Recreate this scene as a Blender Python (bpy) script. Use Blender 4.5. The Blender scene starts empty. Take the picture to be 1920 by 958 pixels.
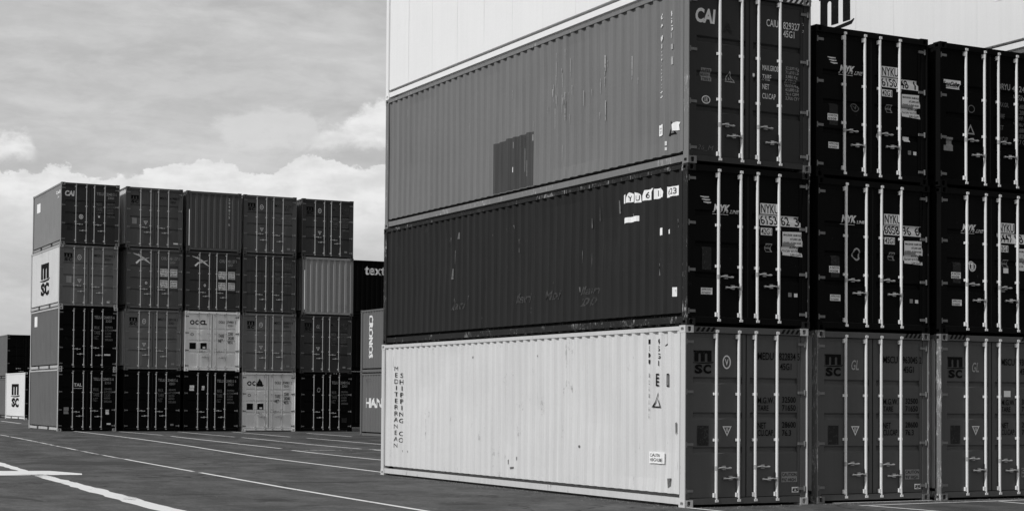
import bpy, bmesh, math, random
from mathutils import Matrix, Vector
rad = math.radians
random.seed(7)
scene = bpy.context.scene
COL = scene.collection

# ------------------------------------------------------------------ camera
cam_d = bpy.data.cameras.new('camera'); cam = bpy.data.objects.new('camera', cam_d); COL.objects.link(cam)
cam_d.lens = 58.28; cam_d.sensor_width = 36; cam_d.shift_y = 0.09465
cam_d.clip_start = 0.1; cam_d.clip_end = 6000
def cam_matrix(loc, yaw, pitch, roll):
    cy, sy = math.cos(yaw), math.sin(yaw)
    f = Vector((-sy*math.cos(pitch), cy*math.cos(pitch), math.sin(pitch)))
    r = Vector((cy, sy, 0)); u = r.cross(f)
    r2 = r*math.cos(roll)+u*math.sin(roll); u2 = -r*math.sin(roll)+u*math.cos(roll)
    m = Matrix((r2, u2, -f)).transposed().to_4x4(); m.translation = loc
    return m
cam.matrix_world = cam_matrix(Vector((-14.701, -22.016, 1.697)), rad(-27.711), rad(1.613), rad(0.400))
scene.camera = cam

# ------------------------------------------------------------------ sun, sky, exposure
SUN_EL, SUN_IN_FRONT = 40.0, 5.5                 # the sun stands over the long sides, just in front of the door ends
sd = Vector((-math.cos(rad(SUN_IN_FRONT))*math.cos(rad(SUN_EL)), -math.sin(rad(SUN_IN_FRONT))*math.cos(rad(SUN_EL)), math.sin(rad(SUN_EL))))
sun_d = bpy.data.lights.new('sun', 'SUN'); sun_d.energy = 2.5; sun_d.angle = rad(0.5); sun_d.color = (1, 1, 1)
sun = bpy.data.objects.new('sun', sun_d); COL.objects.link(sun)
sun.rotation_euler = sd.to_track_quat('Z', 'Y').to_euler()
sun.location = (-30, -10, 40)

world = bpy.data.worlds.new('World'); scene.world = world; world.use_nodes = True
wt = world.node_tree; wt.nodes.clear()
def wn(t): return wt.nodes.new(t)
def wl(a, b): wt.links.new(a, b)
def wmath(op, a, b=None, c=None, clamp=False):
    n = wn('ShaderNodeMath'); n.operation = op; n.use_clamp = clamp
    for i, v in enumerate((a, b, c)):
        if v is None: continue
        if isinstance(v, (int, float)): n.inputs[i].default_value = v
        else: wl(v, n.inputs[i])
    return n.outputs[0]
def wsmooth(v, a, b):
    n = wn('ShaderNodeMapRange'); n.interpolation_type = 'SMOOTHSTEP'; n.clamp = True
    wl(v, n.inputs[0]); n.inputs[1].default_value = a; n.inputs[2].default_value = b
    return n.outputs[0]
def wmix(f, a, b):
    return wmath('ADD', wmath('MULTIPLY', wmath('SUBTRACT', 1.0, f), a), wmath('MULTIPLY', f, b))
def wnoise(x, y, z, scale, detail, rough=0.55, dist=0.0):
    c = wn('ShaderNodeCombineXYZ')
    for i, v in enumerate((x, y, z)):
        if isinstance(v, (int, float)): c.inputs[i].default_value = v
        else: wl(v, c.inputs[i])
    n = wn('ShaderNodeTexNoise'); wl(c.outputs[0], n.inputs['Vector'])
    n.inputs['Scale'].default_value = scale; n.inputs['Detail'].default_value = detail
    n.inputs['Roughness'].default_value = rough; n.inputs['Distortion'].default_value = dist
    return n.outputs['Fac']
sky = wn('ShaderNodeTexSky'); sky.sky_type = 'NISHITA'; sky.sun_disc = False
sky.sun_elevation = rad(SUN_EL); sky.sun_rotation = math.atan2(sd.x, sd.y)
sky.air_density = 1.0; sky.dust_density = 0.4
bw = wn('ShaderNodeRGBToBW'); wl(sky.outputs[0], bw.inputs[0])
tc = wn('ShaderNodeTexCoord'); sep = wn('ShaderNodeSeparateXYZ'); wl(tc.outputs['Generated'], sep.inputs[0])
sx, sy_, sz = sep.outputs
az = wmath('MULTIPLY', wmath('SUBTRACT', wmath('ARCTAN2', sx, sy_), rad(27.7)), 57.2958)      # degrees from the cloud bank's middle
el = wmath('MULTIPLY', wmath('ARCSINE', sz), 57.2958)
absaz = wmath('ABSOLUTE', az)
veil = wmath('MULTIPLY', wsmooth(absaz, 115, 35), wsmooth(el, 60, 20))      # the veiled, cloudy half of the sky
# high streaks
st = wnoise(wmath('MULTIPLY', az, 0.045), wmath('ADD', wmath('MULTIPLY', el, 0.42), wmath('MULTIPLY', az, 0.035)), 3.3, 1.0, 7, 0.6, 0.6)
streak = wsmooth(st, 0.36, 0.72)
mot = wnoise(wmath('MULTIPLY', az, 0.28), wmath('MULTIPLY', el, 0.9), 21.0, 1.0, 7, 0.62, 0.3)
base = wmath('ADD', 4.65, wmath('ADD', wmath('MULTIPLY', streak, 0.9), wmath('MULTIPLY', wsmooth(mot, 0.38, 0.66), 0.75)))
mot2 = wnoise(wmath('MULTIPLY', az, 1.1), wmath('MULTIPLY', el, 2.6), 31.0, 1.0, 7, 0.66, 0.2)
base = wmath('ADD', base, wmath('MULTIPLY', wmath('SUBTRACT', mot2, 0.5), 0.9))
base = wmath('ADD', base, wmath('MULTIPLY', wsmooth(el, 13.5, 9.5), 0.30))
# cumulus banks, crisp and bumpy on top, dissolving below; outline heights in degrees against azimuth
def wcurve(pts):
    n = wn('ShaderNodeFloatCurve'); m = wn('ShaderNodeMapRange'); m.clamp = True; wl(az, m.inputs[0])
    m.inputs[1].default_value = -40; m.inputs[2].default_value = 40; wl(m.outputs[0], n.inputs['Value'])
    c = n.mapping.curves[0]; P = [((a+40)/80, e/15) for a, e in pts]
    c.points[0].location = P[0]; c.points[1].location = P[-1]
    for q in P[1:-1]: c.points.new(*q)
    for q in c.points: q.handle_type = 'VECTOR'
    n.mapping.update(); return wmath('MULTIPLY', n.outputs[0], 15.0)
bil = wnoise(wmath('MULTIPLY', az, 0.9), wmath('MULTIPLY', el, 1.3), 5.1, 1.0, 8, 0.58, 0.25)
fine = wnoise(wmath('MULTIPLY', az, 2.6), wmath('MULTIPLY', el, 3.4), 2.2, 1.0, 6, 0.6)
bump = wmath('ADD', wmath('MULTIPLY', wmath('SUBTRACT', bil, 0.5), 0.9), wmath('MULTIPLY', wmath('SUBTRACT', fine, 0.5), 0.65))
e1 = wmath('ADD', wcurve([(-40, 6.5), (-30, 8.2), (-22, 7.2), (-17.2, 7.4), (-16.6, 7.57), (-16.05, 7.40), (-15.8, 7.66), (-14.8, 7.62), (-14.4, 7.31), (-13.5, 7.45), (-12.6, 7.60), (-12.05, 7.79), (-11.3, 7.96), (-10.7, 8.12), (-9.85, 8.12), (-9.5, 7.66), (-8.3, 7.62), (-7.7, 8.1), (-7.1, 8.36), (-6.6, 8.15), (-5.9, 8.04), (-4.4, 7.96), (2, 8.6), (12, 7.4), (25, 8.4), (40, 7)]), bump)
cov1 = wmath('MULTIPLY', wsmooth(wmath('SUBTRACT', e1, el), -0.02, 0.10), wsmooth(el, 4.4, 6.8))
t2 = wmath('ADD', wcurve([(-40, 5), (-22, 6), (-18, 8.6), (-17, 8.80), (-16.5, 8.62), (-16.0, 8.2), (-15.7, 6), (-7.4, 6), (-7.2, 8.6), (-6.95, 8.85), (-6.6, 9.20), (-5.95, 9.40), (-5.0, 10.06), (-4.4, 10.45), (0, 11.0), (6, 9), (20, 6), (40, 5)]), wmath('MULTIPLY', bump, 1.5))
b2 = wmath('ADD', wcurve([(-40, 7), (-18, 7.7), (-16, 8.0), (-15, 8.4), (-7.1, 8.50), (-4.4, 8.70), (40, 8.7)]), bump)
cov2 = wmath('MULTIPLY', wsmooth(wmath('SUBTRACT', t2, el), -0.12, 0.4), wsmooth(wmath('SUBTRACT', el, b2), -0.25, 0.35))
dx = wmath('DIVIDE', wmath('SUBTRACT', az, -8.2), 2.3); dy = wmath('DIVIDE', wmath('SUBTRACT', el, 9.1), 0.85)
bl = wmath('ADD', wmath('ADD', wmath('MULTIPLY', dx, dx), wmath('MULTIPLY', dy, dy)), wmath('MULTIPLY', wmath('SUBTRACT', 0.5, bil), 3.2))
cov3 = wmath('MULTIPLY', wsmooth(bl, 1.15, 0.3), 0.7)
shade = wnoise(wmath('MULTIPLY', az, 0.6), wmath('MULTIPLY', el, 1.4), 11.0, 1.0, 6, 0.55)
cum = wmath('ADD', wmath('ADD', 6.95, wmath('MULTIPLY', wsmooth(shade, 0.32, 0.66), 1.5)), wmath('MULTIPLY', wmath('SUBTRACT', fine, 0.5), 0.7))
sky3 = wmix(cov3, base, wmath('ADD', 6.4, wmath('MULTIPLY', shade, 1.2)))
sky2 = wmix(cov2, sky3, cum)
cov = cov1
front_sky = wmix(cov, sky2, cum)
plain = wmath('ADD', 3.4, wmath('MULTIPLY', bw.outputs[0], 0.25))
val = wmix(veil, plain, front_sky)
cc = wn('ShaderNodeCombineColor')
for i in range(3): wl(val, cc.inputs[i])
bg = wn('ShaderNodeBackground'); wl(cc.outputs[0], bg.inputs[0]); bg.inputs[1].default_value = 0.1
out = wn('ShaderNodeOutputWorld'); wl(bg.outputs[0], out.inputs[0])

vs = scene.view_settings
scene.display_settings.display_device = 'sRGB'
vs.view_transform = 'Standard'; vs.look = 'None'; vs.exposure = 0.0; vs.gamma = 1.0; vs.use_curve_mapping = False
scene.cycles.max_bounces = 6

# ------------------------------------------------------------------ materials
class NT:
    def __init__(s, name):
        s.m = bpy.data.materials.new(name); s.m.use_nodes = True; s.t = s.m.node_tree
        s.b = s.t.nodes['Principled BSDF']
    def n(s, t): return s.t.nodes.new(t)
    def l(s, a, b): s.t.links.new(a, b)
    def val(s, v, sock):
        if isinstance(v, (int, float)): sock.default_value = v
        else: s.l(v, sock)
    def math(s, op, a, b=None, clamp=False):
        n = s.n('ShaderNodeMath'); n.operation = op; n.use_clamp = clamp
        s.val(a, n.inputs[0])
        if b is not None: s.val(b, n.inputs[1])
        return n.outputs[0]
    def coords(s, rnd=True):
        tc = s.n('ShaderNodeTexCoord')
        if not rnd: return tc.outputs['Object']
        oi = s.n('ShaderNodeObjectInfo'); a = s.n('ShaderNodeVectorMath'); a.operation = 'ADD'
        mm = s.math('MULTIPLY', oi.outputs['Random'], 37.0); cx = s.n('ShaderNodeCombineXYZ')
        for i in range(3): s.l(mm, cx.inputs[i])
        s.l(tc.outputs['Object'], a.inputs[0]); s.l(cx.outputs[0], a.inputs[1])
        return a.outputs[0]
    def noise(s, vec, scale, detail=5, rough=0.6, stretch=None, dist=0.0):
        if stretch:
            mp = s.n('ShaderNodeMapping'); mp.inputs['Scale'].default_value = stretch; s.l(vec, mp.inputs[0]); vec = mp.outputs[0]
        n = s.n('ShaderNodeTexNoise'); s.l(vec, n.inputs['Vector'])
        n.inputs['Scale'].default_value = scale; n.inputs['Detail'].default_value = detail
        n.inputs['Roughness'].default_value = rough; n.inputs['Distortion'].default_value = dist
        return n.outputs['Fac']
    def smooth(s, v, a, b, to0=0.0, to1=1.0):
        n = s.n('ShaderNodeMapRange'); n.interpolation_type = 'SMOOTHSTEP'; n.clamp = True
        s.l(v, n.inputs[0]); n.inputs[1].default_value = a; n.inputs[2].default_value = b
        n.inputs[3].default_value = to0; n.inputs[4].default_value = to1
        return n.outputs[0]
    def mix(s, f, a, b):
        return s.math('ADD', s.math('MULTIPLY', s.math('SUBTRACT', 1.0, f), a), s.math('MULTIPLY', f, b))
    def grey(s, v, sock):
        c = s.n('ShaderNodeCombineColor')
        for i in range(3): s.l(v, c.inputs[i])
        s.l(c.outputs[0], sock)
    def bump(s, h, strength, dist):
        b = s.n('ShaderNodeBump'); b.inputs['Strength'].default_value = strength; b.inputs['Distance'].default_value = dist
        s.l(h, b.inputs['Height']); s.l(b.outputs[0], s.b.inputs['Normal'])

def paint(name, base, rough=0.5, streak=0.12, rust=0.15, rust_col=0.06, scuff=0.0, scuff_col=0.55, fade=0.1, metallic=0.0, spec=0.12):
    """weathered container paint: vertical run marks, blotches, rust spots and bright scuffs"""
    k = NT(name); v = k.coords()
    s1 = k.noise(v, 1.0, 6, 0.6, (9, 9, 0.22)); s2 = k.noise(v, 1.0, 4, 0.6, (34, 34, 0.7)); b1 = k.noise(v, 0.7, 5, 0.6); f1 = k.noise(v, 28, 3, 0.6)
    a = k.math('ADD', k.math('MULTIPLY', k.math('SUBTRACT', s1, 0.5), 2.2*streak), k.math('MULTIPLY', k.math('SUBTRACT', s2, 0.5), 1.3*streak))
    a = k.math('ADD', a, k.math('MULTIPLY', k.math('SUBTRACT', b1, 0.5), 2*fade))
    a = k.math('ADD', a, k.math('MULTIPLY', k.math('SUBTRACT', f1, 0.5), 0.10))
    c = k.math('MULTIPLY', base, k.math('ADD', 1.0, a))
    if rust:
        r1 = k.noise(v, 5.5, 8, 0.72, (1, 1, 0.6)); r2 = k.noise(v, 1.0, 5, 0.7, (16, 16, 0.5)); r3 = k.noise(v, 0.9, 2)
        m = k.smooth(k.math('ADD', k.math('ADD', r1, k.math('MULTIPLY', r2, 0.55)), k.math('MULTIPLY', r3, 0.4)), 1.26-0.17*rust, 1.40-0.17*rust)
        c = k.mix(k.math('MULTIPLY', m, 0.75), c, rust_col)
    if scuff:
        q1 = k.noise(v, 1.0, 7, 0.75, (42, 42, 7)); q2 = k.noise(v, 1.6, 4)
        m = k.smooth(k.math('ADD', q1, k.math('MULTIPLY', q2, 0.6)), 1.02-0.28*scuff, 1.12-0.28*scuff)
        c = k.mix(m, c, scuff_col)
    k.grey(k.math('MAXIMUM', c, 0.002), k.b.inputs['Base Color'])
    k.b.inputs['Metallic'].default_value = metallic
    k.l(k.smooth(b1, 0.3, 0.7, rough-0.08, min(1, rough+0.12)), k.b.inputs['Roughness'])
    k.b.inputs['Specular IOR Level'].default_value = spec
    k.bump(k.math('ADD', b1, k.math('MULTIPLY', f1, 0.08)), 0.25, 0.02)
    return k.m
def plain(name, base, rough=0.5, metallic=0.0, var=0.15, spec=0.3):
    k = NT(name); v = k.coords(); n1 = k.noise(v, 14, 5, 0.65)
    k.grey(k.math('MULTIPLY', base, k.math('ADD', 1.0-var, k.math('MULTIPLY', n1, 2*var))), k.b.inputs['Base Color'])
    k.b.inputs['Roughness'].default_value = rough; k.b.inputs['Metallic'].default_value = metallic
    k.b.inputs['Specular IOR Level'].default_value = spec
    return k.m
def worn_print(name, base, worn, lo=0.5, hi=0.62):
    """lettering film with flaked spots"""
    k = NT(name); v = k.coords(); n1 = k.noise(v, 26, 6, 0.7); n2 = k.noise(v, 3, 3)
    m = k.smooth(k.math('ADD', k.math('MULTIPLY', n1, 0.7), k.math('MULTIPLY', n2, 0.3)), lo, hi)
    k.grey(k.mix(m, base, worn), k.b.inputs['Base Color']); k.b.inputs['Roughness'].default_value = 0.55
    k.b.inputs['Specular IOR Level'].default_value = 0.06
    return k.m
M = {}
M['cream'] = paint('sunlit_cream_paint', 0.67, 0.55, 0.13, 0.75, 0.24, fade=0.08)  # sunlit tone of the container paint; its doors use darker shaded copies
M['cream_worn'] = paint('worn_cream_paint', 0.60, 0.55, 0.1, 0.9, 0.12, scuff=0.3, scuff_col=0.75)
M['tan'] = paint('shaded_cream_door_paint', 0.106, 0.5, 0.08, 0.25, 0.08, fade=0.1)  # cream paint darkened: door-end shade is put into the colour
M['tan_worn'] = paint('worn_shaded_post_paint', 0.2, 0.5, 0.15, 0.5, 0.04, scuff=0.62, scuff_col=0.7)  # worn posts darkened to carry their shade; the scuffs are wear
M['tan_far'] = paint('weathered_shaded_cream_paint', 0.16, 0.5, 0.12, 0.35, 0.08)  # darker copy of the cream paint, carrying the shade of the far doors
M['tan_dull'] = paint('dull_and_shaded_paint', 0.10, 0.5, 0.12, 0.3, 0.06)  # dull paint; on paler-sided containers it paints the doors' shade
M['brown_door'] = paint('shaded_brown_door_paint', 0.045, 0.5, 0.10, 0.2, 0.03, fade=0.1)  # shaded copy of the side paint, tone lowered for the door ends
M['white'] = paint('white_reefer_paint', 0.87, 0.4, 0.03, 0.2, 0.5, fade=0.03)
M['white_side'] = paint('scratched_white_paint', 0.80, 0.45, 0.05, 0.35, 0.4, fade=0.04)
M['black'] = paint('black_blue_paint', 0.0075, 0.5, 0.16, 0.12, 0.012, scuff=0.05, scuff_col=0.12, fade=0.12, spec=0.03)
M['black_side'] = paint('sunlit_black_paint', 0.029, 0.55, 0.28, 0.12, 0.012, scuff=0.12, scuff_col=0.10, fade=0.2, spec=0.04)  # lighter copy of the black door paint, with sunlight in its tone
M['black_worn'] = paint('worn_black_paint', 0.025, 0.5, 0.2, 0.2, 0.02, scuff=0.45, scuff_col=0.5, spec=0.05)
M['soot'] = paint('black_and_shaded_door_paint', 0.006, 0.6, 0.15, 0.0, scuff=0.03, scuff_col=0.08, spec=0.02)  # black paint; doors of grey and white containers wear it as painted shade
M['brown'] = paint('oxide_brown_paint', 0.188, 0.5, 0.17, 0.2, 0.10, scuff=0.10, scuff_col=0.27, fade=0.12)
M['brown_worn'] = paint('worn_oxide_paint', 0.20, 0.5, 0.15, 0.4, 0.08, scuff=0.38, scuff_col=0.6)
M['brown_dark'] = paint('dark_oxide_patch_paint', 0.068, 0.6, 0.5, 0.4, 0.03)
M['mid'] = paint('mid_grey_paint', 0.15, 0.5, 0.12, 0.3, 0.07)
M['rail_pale'] = paint('pale_rail_paint', 0.48, 0.5, 0.2, 0.5, 0.1)
M['mid_light'] = paint('pale_grey_paint', 0.26, 0.5, 0.10, 0.25, 0.12)
M['drab'] = paint('drab_grey_paint', 0.055, 0.5, 0.12, 0.3, 0.05)
M['ooc'] = paint('light_grey_paint', 0.86, 0.5, 0.10, 0.55, 0.2)
M['end_grey'] = paint('streaked_grey_paint', 0.30, 0.5, 0.22, 0.5, 0.1)
M['steel'] = paint('galvanised_rod_steel', 0.92, 0.30, 0.10, 0.25, 0.3, metallic=0.0, spec=0.6)
M['rod_painted'] = paint('painted_rod_steel', 0.42, 0.45, 0.2, 0.5, 0.1, spec=0.35)
M['hinge'] = plain('painted_hinge_steel', 0.20, 0.55, 0.0, 0.4, 0.2)
M['fitting'] = plain('worn_fitting_steel', 0.42, 0.5, 0.0, 0.3, 0.4)
M['rubber'] = plain('black_rubber_seal', 0.012, 0.7)
M['under'] = plain('underframe_steel', 0.012, 0.8)
M['ink_white'] = worn_print('white_lettering_film', 0.80, 0.5, 0.56, 0.64)
M['ghost'] = worn_print('ghost_lettering_film', 0.075, 0.035, 0.46, 0.58)
M['scratch'] = worn_print('scraped_paint_grey', 0.27, 0.2, 0.45, 0.6)
M['ink_pale'] = worn_print('faded_pale_lettering', 0.42, 0.2, 0.5, 0.6)
M['ink_dim'] = worn_print('dim_grey_lettering', 0.17, 0.08, 0.5, 0.62)
M['ink_black'] = worn_print('black_lettering_film', 0.007, 0.035, 0.55, 0.66)
M['sticker'] = worn_print('white_sticker_film', 0.93, 0.72, 0.58, 0.66)
M['sticker_grey'] = worn_print('grey_sticker_film', 0.3, 0.18, 0.52, 0.62)
M['plate_dark'] = worn_print('dark_data_plate', 0.03, 0.06, 0.5, 0.6)

# ------------------------------------------------------------------ mesh helpers
class MB:
    def __init__(s): s.v = []; s.f = []; s.sm = []
    def add(s, vs, fs, smooth=False):
        o = len(s.v); s.v += [tuple(p) for p in vs]; s.f += [tuple(i+o for i in f) for f in fs]; s.sm += [smooth]*len(fs)
    def box(s, x0, x1, y0, y1, z0, z1):
        s.add([(x0,y0,z0),(x1,y0,z0),(x1,y1,z0),(x0,y1,z0),(x0,y0,z1),(x1,y0,z1),(x1,y1,z1),(x0,y1,z1)],
              [(0,3,2,1),(4,5,6,7),(0,1,5,4),(1,2,6,5),(2,3,7,6),(3,0,4,7)])
    def tube(s, p0, p1, r0, r1=None, n=10):
        r1 = r0 if r1 is None else r1
        p0, p1 = Vector(p0), Vector(p1); q = (p1-p0).to_track_quat('Z', 'Y')
        vs = []
        for p, r in ((p0, r0), (p1, r1)):
            for i in range(n): vs.append(p + q @ Vector((r*math.cos(2*math.pi*i/n), r*math.sin(2*math.pi*i/n), 0)))
        s.add(vs, [(i, (i+1)%n, n+(i+1)%n, n+i) for i in range(n)], True)
        s.add(vs[:n], [tuple(range(n-1,-1,-1))]); s.add(vs[n:], [tuple(range(n))])
    def sheet(s, rows):
        n = len(rows[0]); vs = [p for r in rows for p in r]
        s.add(vs, [(j*n+i, j*n+i+1, (j+1)*n+i+1, (j+1)*n+i) for j in range(len(rows)-1) for i in range(n-1)])
    def mesh(s, name):
        me = bpy.data.meshes.new(name); me.from_pydata(s.v, [], s.f); me.materials.append(None)
        me.polygons.foreach_set('use_smooth', s.sm); me.update(); return me
def link(name, me, mat=None, parent=None, loc=None):
    o = bpy.data.objects.new(name, me); COL.objects.link(o)
    if mat is not None:
        o.material_slots[0].link = 'OBJECT'; o.material_slots[0].material = mat
    if parent is not None: o.parent = parent
    if loc: o.location = loc
    return o

W = 2.438
Y_PANEL, Y_GROOVE = 0.060, 0.098
SIDE_OUT, SIDE_IN = 0.012, 0.051
GROOVES = (0.700, 0.505, 0.314)

def side_breaks(L, flat=False):
    if flat: return [(0.165+(L-0.33)*i/40, SIDE_OUT) for i in range(41)]
    y0, y1 = 0.165, L-0.165; n = round((y1-y0)/0.278); p = (y1-y0)/n; out = []
    for i in range(n):
        a = y0+i*p
        out += [(a, SIDE_OUT), (a+.31*p, SIDE_OUT), (a+.5*p, SIDE_IN), (a+.81*p, SIDE_IN)]
    out.append((y1, SIDE_OUT)); return out
def interp(br, t):
    if t <= br[0][0]: return br[0][1]
    for (a, va), (b, vb) in zip(br, br[1:]):
        if t <= b: return va+(vb-va)*(t-a)/(b-a) if b > a else vb
    return br[-1][1]
def door_breaks(h):
    z0, z1 = 0.16, h-0.13; out = [(z0, Y_PANEL)]
    for g in sorted(GROOVES):
        zc = g*h; out += [(zc-.062, Y_PANEL), (zc-.022, Y_GROOVE), (zc+.022, Y_GROOVE), (zc+.050, Y_PANEL)]
    out.append((z1, Y_PANEL)); return out
def end_breaks():
    x0, x1 = 0.13, W-0.13; n = 8; p = (x1-x0)/n; out = []
    for i in range(n):
        a = x0+i*p; out += [(a, 0.02), (a+.34*p, 0.02), (a+.5*p, 0.065), (a+.84*p, 0.065)]
    out.append((x1, 0.02)); return out

CACHE = {}
def cached(key, fn):
    if key not in CACHE: CACHE[key] = fn()
    return CACHE[key]

def frame_mesh(L, h, wall_front):
    b = MB(); c = 0.118
    pockets = [(L/2-1.09-.19, L/2-1.09+.19), (L/2+1.09-.15, L/2+1.09+.23)] if L < 8 else []
    for sx in (0, 1):
        X = (lambda x: x) if sx == 0 else (lambda x: W-x)
        def bx(xa, xb, *r): b.box(min(X(xa), X(xb)), max(X(xa), X(xb)), *r)
        bx(.004, .020, .006, .155, c-.01, h-c+.01)                 # front post: outer lip; its flange belongs to the door frame
        bx(.004, .125, L-.158, L-.004, c-.01, h-c+.01)             # rear post
        bx(.002, .066, .150, L-.150, h-.080, h-.014)               # top rail
        cuts = [.160]+[q for pk in pockets for q in pk]+[L-.160]   # bottom rail: flanged face, recessed web above
        for a, e in zip(cuts[::2], cuts[1::2]):
            bx(.018, .060, a, e, .042, .148)
        bx(.235, .260, .150, L-.150, .030, .260)
    b.box(.10, W-.10, L-.080, L-.006, h-.112, h-.014)
    b.box(.10, W-.10, L-.080, L-.008, .024, .150)
    return b.mesh('frame')
def door_frame_mesh(h):
    b = MB(); c = .118
    b.box(.021, .118, .040, .150, c-.012, h-c+.012); b.box(W-.118, W-.021, .040, .150, c-.012, h-c+.012)
    b.box(.10, W-.10, .006, .085, h-.112, h-.014); b.box(.10, W-.10, .008, .110, .044, .138)     # header and sill
    return b.mesh('door_frame')
def side_mesh(L, h, seed, flat=False):
    rnd = random.Random(seed); br = side_breaks(L, flat); zs = [.205+(h-.076-.205)*i/12 for i in range(13)]
    bumps = [(rnd.uniform(.3, L-.3), rnd.uniform(.4, h-.3), rnd.uniform(.18, .8), abs(rnd.gauss(0, .011)) * (.25 if flat else 1)) for _ in range(int(L*2.6))]
    rows = []
    for z in zs:
        row = []
        for y, x in br:
            d = 0 if z in (zs[0], zs[-1]) else sum(a*math.exp(-((y-cy)**2+(z-cz)**2)/(r*r)) for cy, cz, r, a in bumps)
            row.append((x+max(0, min(d, .03)), y, z))
        rows.append(row)
    b = MB(); b.sheet(rows)
    r0 = [(p[0], p[1], p[2]) for p in rows[0]]; b.sheet([r0, [(.238, p[1], p[2]) for p in r0]])   # the wall's lower return
    if flat:
        for i in range(1, 10): b.box(.0090, .0116, L*i/10-.006, L*i/10+.006, zs[0]+.01, zs[-1]-.01)
    for yy in (br[0][0], br[-1][0]): b.sheet([[(.004, yy-.02, zs[0]), (.004, yy+.02, zs[0])], [(.004, yy-.02, zs[-1]), (.004, yy+.02, zs[-1])]])
    return b.mesh('side_wall')
def mirror_mesh(me, L):
    m2 = me.copy()
    for v in m2.vertices: v.co.x = W-v.co.x
    m2.flip_normals(); return m2
def end_mesh(h, y, flip):
    br = end_breaks(); b = MB()
    f = (lambda q: y-q) if flip else (lambda q: y+q)
    b.sheet([[(x, f(q), .145) for x, q in br], [(x, f(q), h-.105) for x, q in br]])
    return b.mesh('end_wall')
def roof_mesh(L, h):
    n = int(L/.21); b = MB(); row = []
    for i in range(n+1):
        y = .02+(L-.04)*i/n; row.append((y, h-.030 if i % 2 else h-.018))
    b.sheet([[(.04, y, z) for y, z in row], [(W-.04, y, z) for y, z in row]]); return b.mesh('roof')
def under_mesh(L):
    b = MB(); b.box(.262, W-.262, .111, L-.111, .10, .20)
    n = int(L/.6)
    for i in range(1, n): b.box(.262, W-.262, L*i/n-.03, L*i/n+.03, .03, .10)
    return b.mesh('underframe')
def casting_mesh(sx, sy):
    CX, CY, CZ, dp = .160, .176, .116, .055
    b = MB()
    def holed(P, w, hh, hx, hz):
        k = .4*min(hx, hz); cx, cz = w*.5, hh*.5
        R = [(0,0),(w,0),(w,hh),(0,hh)]
        O = [(cx-hx,cz-hz+k),(cx-hx+k,cz-hz),(cx+hx-k,cz-hz),(cx+hx,cz-hz+k),(cx+hx,cz+hz-k),(cx+hx-k,cz+hz),(cx-hx+k,cz+hz),(cx-hx,cz+hz-k)]
        vs = [P(u,v,0) for u,v in R]+[P(u,v,0) for u,v in O]+[P(u,v,dp) for u,v in O]
        fs = []
        for i in range(4):
            a = 4+2*i; e = 4+2*i+1; nx = 4+(2*i+2) % 8
            fs += [(i, e, a), (i, (i+1)%4, nx, e)]
        for i in range(8): fs.append((4+i, 4+(i+1)%8, 12+(i+1)%8, 12+i))
        fs.append(tuple(range(12,20))); b.add(vs, fs)
    fx = (lambda x: x) if sx == 0 else (lambda x: -x)
    fy = (lambda y: y) if sy == 0 else (lambda y: -y)
    holed(lambda u,v,d: (fx(u), fy(d), v), CX, CZ, .034, .040)          # end face
    holed(lambda u,v,d: (fx(d), fy(u), v), CY, CZ, .040, .026)          # side face
    A = [(fx(0),fy(0)),(fx(CX),fy(0)),(fx(CX),fy(CY)),(fx(0),fy(CY))]
    b.add([(x,y,0) for x,y in A]+[(x,y,CZ) for x,y in A], [(3,2,1,0),(4,5,6,7),(1,2,6,5),(2,3,7,6)])
    return b.mesh('corner_casting')
LEAF = ((.122, W/2-.012), (W/2+.012, W-.122))
def leaf_mesh(i, h):
    x0, x1 = LEAF[i]; b = MB(); br = door_breaks(h); z0, z1 = .150, h-.122
    b.sheet([[(x0+.05, y, z), (x1-.05, y, z)] for z, y in br])
    b.box(x0, x0+.062, .052, .104, z0, z1); b.box(x1-.062, x1, .052, .104, z0, z1)
    b.box(x0+.062, x1-.062, .054, .104, z0, z0+.055); b.box(x0+.062, x1-.062, .054, .104, z1-.055, z1)
    return b.mesh('door')
def gasket_mesh(i, h):
    x0, x1 = LEAF[i]; b = MB(); z0, z1 = .146, h-.118
    b.box(x0-.014, x0-.001, .056, .112, z0, z1); b.box(x1+.001, x1+.011, .056, .112, z0, z1)
    b.box(x0, x1, .056, .112, z0-.012, z0+.003); b.box(x0, x1, .056, .112, z1-.003, z1+.008)
    b.box(x0, x1, .105, .112, z0+.004, z1-.004)
    return b.mesh('gasket')
RODS = (.62, 1.055, 1.385, 1.82)
def rod_mesh(x, h, r):
    b = MB(); y = .026
    b.tube((x, y, .075), (x, y, h-.060), r, n=12)
    for z, s in ((.095, 1), (h-.085, -1)):                         # cams and their keepers
        b.box(x-.030, x+.030, -.004, .012, z-.020, z+.020)
        b.box(x-.052, x-.022, .010, .050, z-.028+s*.085, z+.040+s*.085)
        b.tube((x, y, z+s*.045), (x, y, z+s*.125), .027, .024, 12)
    for f in (.60, .345):                                          # bearing brackets
        z = h*f+.07; b.box(x-.050, x+.042, .030, .051, z-.022, z+.022); b.tube((x, y, z-.020), (x, y, z+.020), .025, n=12)
    return b.mesh('locking_rod')
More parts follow.
